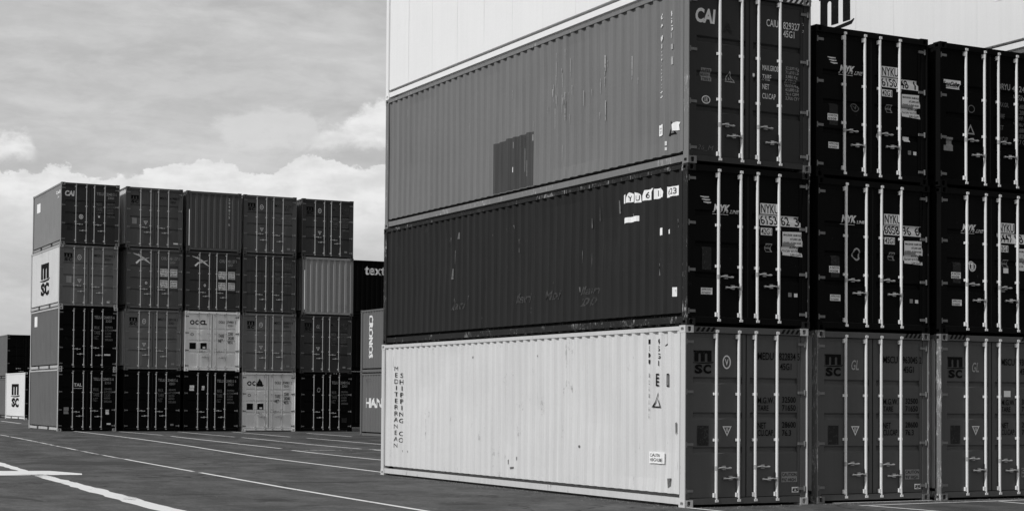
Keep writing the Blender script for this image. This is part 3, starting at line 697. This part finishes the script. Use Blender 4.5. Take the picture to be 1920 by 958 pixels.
# A2 side: half-peeled stickers, ghost lettering, scratches
zb = HC
xs = [(1.99, 1.94, '|'), (1.88, 1.70, 'N'), (1.60, 1.47, 'U'), (1.33, 1.02, '6'), (1.00, .70, '15'), (.58, .36, '23')]
patch = [poly([(2.00, 5.03-zb), (1.96, 5.03-zb), (1.96, 5.19-zb), (2.0, 5.17-zb)]), poly([(1.88, 5.03-zb), (1.66, 5.03-zb), (1.68, 5.16-zb), (1.80, 5.20-zb), (1.87, 5.12-zb)]), poly([(1.60, 5.00-zb), (1.44, 5.00-zb), (1.46, 5.12-zb), (1.52, 5.16-zb), (1.60, 5.18-zb)]),
         poly([(1.40, 5.01-zb), (1.08, 5.01-zb), (1.10, 5.10-zb), (1.02, 5.19-zb), (1.30, 5.18-zb), (1.34, 5.12-zb)]), poly([(1.00, 5.00-zb), (.74, 5.01-zb), (.72, 5.10-zb), (.80, 5.17-zb), (1.0, 5.17-zb)]), poly([(.66, 4.99-zb), (.32, 5.00-zb), (.32, 5.16-zb), (.50, 5.15-zb), (.66, 5.17-zb)])]
for p in patch: on_side(A2, 'sticker', p, 'sticker')
on_side(A2, 'lettering', each(ST('Y', 1.82, 1.74, 5.05-zb, 5.14-zb), ST('U', 1.56, 1.49, 5.03-zb, 5.12-zb), ST('6', 1.26, 1.19, 5.04-zb, 5.15-zb), ST('15', .93, .80, 5.04-zb, 5.14-zb), ST('6 23', .62, .38, 5.03-zb, 5.13-zb)), 'ink_black', .007)
for r_ in ((1.50, 1.98, 4.69-zb, 4.78-zb), (.74, .87, 4.39-zb, 4.51-zb), (.52, .61, 4.40-zb, 4.47-zb), (.36, .44, 3.37-zb, 3.52-zb)): on_side(A2, 'sticker', rect(*r_), 'sticker')
rs = random.Random(5)
on_side(A2, 'scratch_pattern', each(*[poly([(y, z), (y+.02, z), (y+.015+rs.uniform(-.03,.03), z-hh), (y+rs.uniform(-.03,.03), z-hh)]) for y, z, hh in [(rs.uniform(.3, 9), rs.uniform(.5, 2.3), rs.uniform(.05, .3)) for _ in range(26)]]), 'ink_dim')
on_side(A2, 'ghost_lettering', each(*[ST(s, y, y-.62, .62, .80, shear=.4) for s, y in (('Maori', 8.7), ('Maori', 5.9), ('Maori', 4.7))], ST('Maori\n2010', 3.45, 2.75, .45, .80, shear=.4)), 'ghost')
door_nyk(A2, '6153', '62', '3')
# A3
on_door(A3, 'lettering', each(T('CAI', .16, .55, 2.28, 2.52, bold=.04, shear=.12)), 'ink_white')
on_door(A3, 'lettering', each(T('CAIU', 1.56, 1.80, 2.365, 2.485), T('829327', 1.90, 2.24, 2.355, 2.475), T('3', 2.305, 2.355, 2.355, 2.475), T('45G1', 1.90, 2.13, 2.22, 2.335)), 'ink_white')
on_door(A3, 'lettering', each(rect(2.285, 2.375, 2.335, 2.345), rect(2.285, 2.375, 2.488, 2.498)), 'ink_pale')
on_door(A3, 'lettering', each(*[T(s, 1.48, 1.48+w, 1.63-.155*i, 1.72-.155*i) for i, (s, w) in enumerate((('MAX.GROSS', .35), ('TARE', .18), ('NET', .14), ('CU.CAP', .27)))]), 'ink_white')
on_door(A3, 'lettering', T('32,500 Kg\n71,650 Lb\n3,980 Kg\n8,770 Lb\n28,520 Kg\n62,880 Lb\n76.4 CBM\n2,700 CFT', 1.95, 2.24, 1.18, 1.74), 'ink_pale')
on_door(A3, 'emblem', join(ring(.37, 1.045, .085, .068, .018), T('U', .335, .365, 1.01, 1.08), T('R', .375, .405, 1.01, 1.08)), 'ink_white')
on_door(A3, 'warning_sign', join(tri_sign(.83, 1.44, .115, True, .3), T('A', .80, .86, 1.395, 1.46)), 'ink_pale')
plate(A3, .27, .47, 1.345, 1.555, 'sticker_grey', ['SUPER', 'HEAVY', 'TEST'], 'plate_dark')
on_door(A3, 'ghost_emblem', T('A', .70, .88, 2.17, 2.33, bold=.06), 'plate_dark')
on_door(A3, 'scrawl', T('26_M', .20, .52, .22, .31, shear=.3, bold=0), 'ink_dim')
plate(A3, 1.285, 1.325, 1.50, 1.56, 'sticker')
z3 = HC+SD
on_side(A3, 'lettering', each(ST(vertical('CAIU8293273'), .90, .77, 6.75-z3, 8.03-z3, align='CENTER'), ST(vertical('45G1'), .585, .475, 7.58-z3, 8.02-z3, align='CENTER')), 'ink_white')
on_side(A3, 'lettering', each(rect(.77, .90, 6.66-z3, 6.675-z3), rect(.77, .90, 6.74-z3, 6.752-z3), ST('3', .87, .80, 6.68-z3, 6.735-z3)), 'ink_white')
on_side(A3, 'placard', join(rect(.47, .59, 7.39-z3, 7.48-z3)), 'ink_pale'); on_side(A3, 'placard', join(rect(.46, .58, 7.14-z3, 7.27-z3)), 'ink_pale')
on_side(A3, 'placard', rect(.77, .93, 6.03-z3, 6.21-z3), 'sticker'); on_side(A3, 'lettering', ST('PASS\n2010', .91, .79, 6.07-z3, 6.17-z3), 'sticker_grey', .007)
on_side(A3, 'warning_sign', tri_sign(.52, 6.09-z3, .14, True, .3), 'ink_black'); on_side(A3, 'sticker', poly([(.48, 6.06-z3), (.32, 6.05-z3), (.34, 6.14-z3), (.30, 6.18-z3), (.40, 6.20-z3), (.50, 6.17-z3)]), 'sticker', .007)
on_side(A3, 'lettering', each(rect(.68, .71, 5.77-z3, 5.82-z3), rect(.68, .71, 5.85-z3, 5.92-z3)), 'ink_white')
on_side(A3, 'repaired_patch', poly([(6.86, 5.71-z3), (5.26, 5.71-z3), (5.26, 6.72-z3), (5.55, 6.73-z3), (5.62, 6.71-z3), (6.3, 6.72-z3), (6.5, 6.69-z3), (6.86, 6.69-z3)]), 'brown_dark')
on_side(A3, 'scratch_pattern', each(*[rect(y, y+w, z, z+hh) for y, z, hh, w in ((5.80, 6.45-z3, .16, .03), (5.60, 6.0-z3, .45, .02), (5.45, 5.9-z3, .3, .02), (5.27, 6.55-z3, .12, .06), (6.0, 6.5-z3, .12, .03))]), 'scratch', .008)
on_side(A3, 'sticker', rect(6.02, 6.08, 6.04-z3, 6.14-z3), 'sticker', .009)
on_side(A3, 'scratch_pattern', each(*[poly([(y, z), (y+w, z), (y+w*.7, z-hh), (y+.003, z-hh*.9)]) for y, z, hh, w in [(rs.gauss(4.2, 1.3), rs.uniform(1.2, 2.4), rs.uniform(.06, .42), rs.uniform(.007, .018)) for _ in range(26)]+[(rs.uniform(1.4, 11.5), rs.uniform(.5, 2.6), rs.uniform(.05, .3), .009) for _ in range(20)]]), 'ink_pale')
on_side(A3, 'scratch_pattern', each(*[rect(y, y+.022, z, z+hh) for y, z, hh in ((4.66, 6.98-z3, .12), (4.40, 7.02-z3, .10), (4.08, 7.05-z3, .13), (2.62, 7.4-z3, .28))]), 'ink_pale')
# second and third columns
door_nyk(B2, '6058', '96', '6', logo_bars=False); door_nyk(B3, '6150', '48', '1', dz=-.03, dx=-.02); door_nyk(C2, '6447', '18', '4', logo_bars=False, dx=-.08, dz=-.02)
on_door(B2, 'emblem', ring(.865, 1.31, .085, .11, .028), 'ink_pale'); on_door(B3, 'emblem', join(ring(.87, 1.235, .085, .075, .016), T('V', .83, .91, 1.2, 1.27)), 'ink_dim')
on_door(C2, 'emblem', join(ring(.77, 1.21, .085, .095, .026), rect(.74, .80, 1.15, 1.27)), 'ink_white')
for C in (B2, B3, C2): plate(C, .28, .50, .98, 1.09, 'sticker', ['A NCOX', '0208'], 'ink_black')
plate(B3, 1.36, 1.40, .72, .90, 'sticker'); plate(B3, 1.94, 2.08, .74, .83, 'sticker'); plate(C2, 1.50, 1.62, 1.12, 1.21, 'sticker'); plate(C2, 1.46, 1.58, .78, .87, 'sticker_grey')
plate(C3, .10, .52, 1.74, 1.89, 'sticker'); on_door(C3, 'lettering', each(T('Sea', .13, .28, 1.785, 1.86), T('Cube', .285, .50, 1.785, 1.86, bold=.04), rect(.13, .50, 1.765, 1.772)), 'ink_black', .012)
on_door(C3, 'lettering', each(T('DRYU', 1.40, 1.69, 1.83, 1.94), T('412463', 1.74, 2.20, 1.82, 1.93), T('42G1', 1.78, 2.02, 1.67, 1.78)), 'ink_pale')
on_door(C3, 'lettering', each(*[T(s, 1.38, 1.38+w, 1.52-.205*i, 1.60-.205*i) for i, (s, w) in enumerate((('MAX.GR.', .28), ('TARE', .18), ('NET', .15), ('CU.CAP', .25)))], T('30,480 KG\n67,200 LB\n3,800 KG\n8,380 LB\n26,680 KG\n58,820 LB\n67.7 CBM', 1.80, 2.2, .88, 1.60)), 'ink_dim')
on_door(C3, 'warning_sign', join(tri_sign(.75, 1.04, .11, True, .4)), 'ink_pale'); on_door(C3, 'emblem', ring(.77, 1.42, .08, .07, .015), 'ink_dim'); plate(C3, .13, .34, .64, .88, 'sticker_grey')
zd = HC+SD+HC
def side_msc(C, ya, yb, v0, v1):
    c = (ya+yb)/2; on_side(C, 'emblem', flip(m_sc(min(ya,yb), max(ya,yb), v0, v1), c), 'ink_black')
side_msc(D4, 7.30, 6.28, .78, 2.30)
on_side(D4, 'placard', rect(1.55, 1.95, 1.05, 1.32), 'sticker'); on_side(D4, 'scrawl', ST('75', 1.85, 1.65, 1.12, 1.25, shear=.3), 'sticker_grey', .007)

# ------------------------------------------------------------------ the far block, five columns of four
L20 = 6.058
GF = 'containers in the far block of five columns'
X0, Y0, YAW = .634, 47.588, -.0136
cw, sw = math.cos(YAW), math.sin(YAW)
LX = (-.02, 2.75, 5.32, 7.88, 10.57)
rj = random.Random(11)
def far(c, r, label, *a, **k):
    lx = LX[c]+rj.uniform(-.03, .03); ly = rj.uniform(0, .03)
    x, y = X0+cw*lx-sw*ly, Y0+sw*lx+cw*ly
    zb = gz(X0+cw*(LX[c]+1.2), Y0)
    return container(label, GF, (x, y, zb+SD*r), YAW+rj.uniform(-.004, .004), L20, SD, *a, seed=20, **k)
def small_numbers(C, ink='ink_pale', top=True, rows=True):
    if top: on_door(C, 'lettering', each(T('TELU', 1.47, 1.77, 2.12, 2.24), T('204815 6', 1.88, 2.32, 2.12, 2.24), T('22G1', 1.95, 2.2, 1.98, 2.08)), ink)
    if rows: on_door(C, 'lettering', each(T('MAX\nTARE\nNET', 1.47, 1.72, 1.25, 1.82), T('30480\n67200\n2220\n4890\n28260', 1.92, 2.25, 1.2, 1.82)), 'ink_dim')
def door_cai(C):
    on_door(C, 'lettering', T('CAI', .16, .56, 2.02, 2.25, bold=.05, shear=.12), 'ink_white'); small_numbers(C, 'ink_pale')
    on_door(C, 'emblem', join(ring(.84, 1.18, .09, .10, .03), rect(.81, .87, 1.13, 1.22)), 'ink_white')
def door_star(C):
    p = join(strip([(.30, 2.36), (.55, 2.28), (.80, 2.12), (1.03, 1.95)], [.02, .06, .09, .02]), strip([(.42, 1.94), (.56, 2.08), (.74, 2.12), (.98, 2.20)], [.08, .07, .05, .015]), strip([(.52, 2.36), (.62, 2.22), (.70, 2.12)], [.02, .05, .06]))
    on_door(C, 'emblem', p, 'ink_white')
    on_door(C, 'lettering', each(T('CXIU', 1.50, 1.76, 2.13, 2.26), T('481127 1', 1.86, 2.28, 2.13, 2.26), T('22G1', 1.88, 2.1, 1.98, 2.09)), 'ink_pale')
    for z in (1.42, .94):
        plate(C, 1.46, 1.78, z, z+.32, 'sticker', ['MAX GROSS', 'TARE', 'NET'], 'ink_black'); plate(C, 1.90, 2.2, z, z+.32, 'sticker', ['30480', '2220', '28260'], 'ink_black')
    on_door(C, 'emblem', ring(.86, 1.12, .05, .06, .03), 'ink_white')
def door_ooc(C, star=False):
    on_door(C, 'lettering', each(ring(.33, 2.10, .10, .10, .045), ring(.56, 2.10, .10, .10, .045), T('CL', .68, .98, 2.0, 2.2, bold=.05)), 'ink_black')
    if star: on_door(C, 'emblem', poly([(.60, 1.98), (.95, 1.96), (.92, 2.12), (.80, 2.32), (.70, 2.15)]), 'plate_dark')
    on_door(C, 'lettering', each(T('OOLU', 1.50, 1.78, 2.08, 2.2), T('374901 2', 1.86, 2.28, 2.08, 2.2), T('22G1', 1.92, 2.15, 1.95, 2.04), T('TARE\nNET', 1.5, 1.75, 1.25, 1.62), T('2200\n28280\n4850', 1.92, 2.2, 1.2, 1.7)), 'plate_dark')
    on_door(C, 'emblem', join(ring(.33, 1.58, .07, .06, .02)), 'ink_black')
    plate(C, .22, .50, .95, 1.22, 'ink_black'); plate(C, .70, .98, .95, 1.22, 'ink_black'); on_door(C, 'sticker', rect(.80, .92, .98, 1.06), 'sticker', .012)
def marks_plain(C, n=2, dim=True):
    small_numbers(C, 'ink_dim' if dim else 'ink_pale')
    if n: plate(C, 2.02, 2.16, .14+.1, .32, 'sticker_grey')
# column 1
c10 = far(0, 0, 'black doored container at the foot of the corner column with a small framed name plate', 'mid', 'soot', 'rail_pale')  # black of the doors is painted shade
plate(c10, .66, 1.0, 1.80, 1.98, 'soot'); on_door(c10, 'lettering', each(T('TAL', .66, 1.0, 1.86, 2.0, bold=.03), rect(.64, 1.02, 1.78, 1.80)), 'ink_white', .012); small_numbers(c10, 'ink_pale'); plate(c10, 2.0, 2.14, .70, .90, 'sticker'); plate(c10, 2.05, 2.22, .27, .34, 'sticker'); plate(c10, .26, .46, .72, 1.0, 'sticker_grey')
c11 = far(0, 1, 'corner column container, second from the ground, black doors, grey side with white tab', 'mid', 'soot', 'rail_pale')  # black of the doors is painted shade
marks_plain(c11, 0, False); plate(c11, 1.9, 2.16, .58, .64, 'sticker'); on_side(c11, 'sticker', rect(4.7, 5.3, 1.9, 2.35), 'sticker')
c12 = far(0, 2, 'corner column container with a white side bearing tall black block letters', 'cream', 'tan_far', 'rail_pale')
door_msc(c12, 'MEDU 310442 1', '22G1', detail=False); side_msc(c12, 3.85, 2.25, .60, 1.98); marks_plain(c12, 1); plate(c12, .30, .52, 1.0, 1.28, 'sticker_grey'); plate(c12, 2.0, 2.12, .20, .28, 'sticker')
c13 = far(0, 3, 'topmost of the corner column, dark doors with big white letters and a grey side', 'mid_light', 'brown_door', 'mid_light', dframe='brown_door')
door_cai(c13); on_side(c13, 'sticker', rect(4.5, 5.2, 1.75, 2.15), 'sticker'); on_side(c13, 'lettering', each(ST('CAI', 1.1, .35, 2.16, 2.30, bold=.04), ST('22G1', .9, .5, 1.98, 2.08)), 'ink_white'); plate(c13, 1.55, 1.62, 1.18, 1.26, 'sticker'); plate(c13, .26, .5, .6, .9, 'plate_dark')
# column 2
c20 = far(1, 0, 'black container at the foot of the second column of the far block', 'soot'); marks_plain(c20, 1, False)
c21 = far(1, 1, 'tan doored container, second from the ground in the second column', 'cream', 'tan_far', 'tan_far'); door_msc(c21, 'MSCU 260118 3', '22G1', detail=False); marks_plain(c21, 1)  # doors are cream paint darkened to carry their shade
c22 = far(1, 2, 'grey container with a white crossed brush mark left of the twin with the same mark', 'mid', 'tan_dull', 'drab'); door_star(c22)
c23 = far(1, 3, 'top container of the second column with a dark block emblem on grey doors', 'cream', 'tan_dull', 'tan_dull'); door_msc(c23, 'MSCU 419902 7', '22G1', mark=None, detail=False); plate(c23, .26, .46, 1.02, 1.28, 'sticker_grey'); plate(c23, 2.05, 2.25, .22, .28, 'sticker')  # grey of the doors is painted shade
# column 3
c30 = far(2, 0, 'black container at the foot of the middle column with two small white plates', 'soot'); marks_plain(c30, 0, False); plate(c30, .26, .46, 1.75, 1.98, 'sticker'); plate(c30, .80, .92, 1.78, 1.96, 'sticker')
c31 = far(2, 1, 'light grey doored container in the middle column with round letters and black squares', 'ooc', 'ooc', 'ooc'); door_ooc(c31)
c32 = far(2, 2, 'grey container with a white crossed brush mark, right hand twin in the middle column', 'drab', 'drab', 'drab'); door_star(c32)
c33 = far(2, 3, 'top of the middle column, showing a ribbed end wall with a vertical white number', 'tan_dull', 'tan_dull', 'tan_dull', front='wall')
on_end(c33, 'lettering', T(vertical('204815 6'), 1.86, 1.94, 1.15, 2.35, align='CENTER'), 'ink_white')
# column 4
c40 = far(3, 0, 'light grey container standing on the ground in the fourth column with round letters', 'ooc', 'ooc', 'ooc'); door_ooc(c40, True)
c41 = far(3, 1, 'tan doored container directly above the light grey one on the ground', 'cream', 'tan_far', 'tan_far'); door_msc(c41, 'MSCU 550871 9', '22G1', detail=False); marks_plain(c41, 1)  # doors are cream paint darkened to carry their shade
c42 = far(3, 2, 'nearly black container, third from the ground in the fourth column', 'black', 'brown_dark', 'brown_dark'); marks_plain(c42, 0)
c43 = far(3, 3, 'top of the fourth column, grey doors with a pale ring beside a dark emblem', 'cream', 'tan_dull', 'tan_dull'); door_msc(c43, 'MSCU 667204 5', '22G1', detail=False); marks_plain(c43, 1)  # grey of the doors is painted shade
# column 5
c50 = far(4, 0, 'black container at the foot of the last column, beside the grey pair', 'soot'); marks_plain(c50, 0, False); on_door(c50, 'emblem', ring(.86, 1.85, .08, .1, .025), 'ink_pale'); plate(c50, 1.95, 2.2, .4, .6, 'plate_dark')
c51 = far(4, 1, 'dull dark doored container, second from the ground in the last column', 'tan_dull', 'drab', 'drab'); door_msc(c51, 'MSCU 721450 8', '22G1', mark='GL', detail=False); marks_plain(c51, 1)
c52 = far(4, 2, 'container in the last column showing a pale streaky ribbed end wall', 'end_grey', 'end_grey', 'tan_dull', front='wall')
on_end(c52, 'emblem', join(ring(1.68, .40, .12, .11, .05), ring(2.0, .40, .12, .11, .05)), 'sticker_grey')
c53 = far(4, 3, 'top of the last column, dark doors with a small pale ring', 'tan_dull', 'drab', 'drab'); door_msc(c53, 'MSCU 805513 6', '22G1', detail=False); marks_plain(c53, 1)

# ------------------------------------------------------------------ containers between and behind
GM = 'grey containers half hidden behind the near stack'
zc = .13
e0 = container('grey container on the ground with white letters, half hidden behind the near stack', GM, (11.55, 41.4-L40, zc), 0, L40, SD, 'mid', seed=1)
e1 = container('grey container with sideways white letters, on its twin behind the near stack', GM, (11.55, 41.4-L40, zc+SD), 0, L40, SD, 'mid', seed=2)
on_side(e0, 'lettering', ST('HANJIN', L40-.54, L40-3.3, 1.06, 1.58, bold=.03), 'ink_white'); on_side(e0, 'lettering', ST('HJCU', L40-.5, L40-1.3, 2.2, 2.36), 'ink_dim')
def rot90(polys): vs, fs = polys; return [(y, -x) for x, y in vs], fs
tp = rot90(text_polys('CRONOS', .05)); c_ = L40-1.03
on_side(e1, 'lettering', flip(fit(tp, c_-.25, c_+.25, .60, 2.35), c_), 'ink_white')
GT = 'black containers stacked crosswise at the back'
for i in range(3):
    lab = ('black crosswise container at the back with large white letters, topmost', 'black crosswise container at the back, middle of its pile behind the last column', 'black crosswise container at the back standing on the ground')[2-i]
    t = container(lab, GT, (17.5, 58+W, gz(18, 58)+HC*i), -math.pi/2, L40, HC, 'soot', seed=1)
    if i == 2:
        # the long side that faces the yard front is the mirrored wall
        br = side_breaks(L40)
        me = conform(T('textainer', 1.12, 3.72, 2.14, 2.63, bold=.02), br, 0, lambda u, v: (W-interp(br, u)+.004, u, v), 'lettering'); link('lettering', me, M['ink_white'], [c for c in t['root'].children if c.name.startswith('side_wall')][1])
GL_ = 'containers at the far left behind the corner column'
w0 = container('white container with black block letters on the ground beyond the corner column', GL_, (6.05, 81.4, gz(6, 81)), 0, L20, HC, 'white_side', 'soot', 'white_side', seed=20, rod='soot')
side_msc(w0, 4.1, 1.9, .75, 2.2)
container('grey container on the ground behind the white one at far left', GL_, (6.6, 90, gz(6, 90)), 0, L20, SD, 'mid', 'soot', 'mid', seed=20, rod='soot')
container('grey sided container with a black end, second tier at far left', GL_, (6.6, 90, gz(6, 90)+SD), 0, L20, HC, 'mid', 'soot', 'mid', seed=20, rod='soot')  # black of the door end is painted shade
mast = bpy.data.objects.new('lamp_mast', None); COL.objects.link(mast); mast.location = (9.32, 95.5, gz(9, 95)); mast['label'] = 'thin pole standing far back beside the corner column'; mast['category'] = 'pole'
b = MB(); b.tube((0,0,0), (0,0,8.2), .10, .05, 10); b.tube((0,0,0), (0,0,.5), .16, .12, 10); link('pole', b.mesh('pole'), M['end_grey'], mast)
b = MB(); b.box(-.18, .18, -.18, .18, 0, .04); link('base', b.mesh('base'), M['end_grey'], mast)
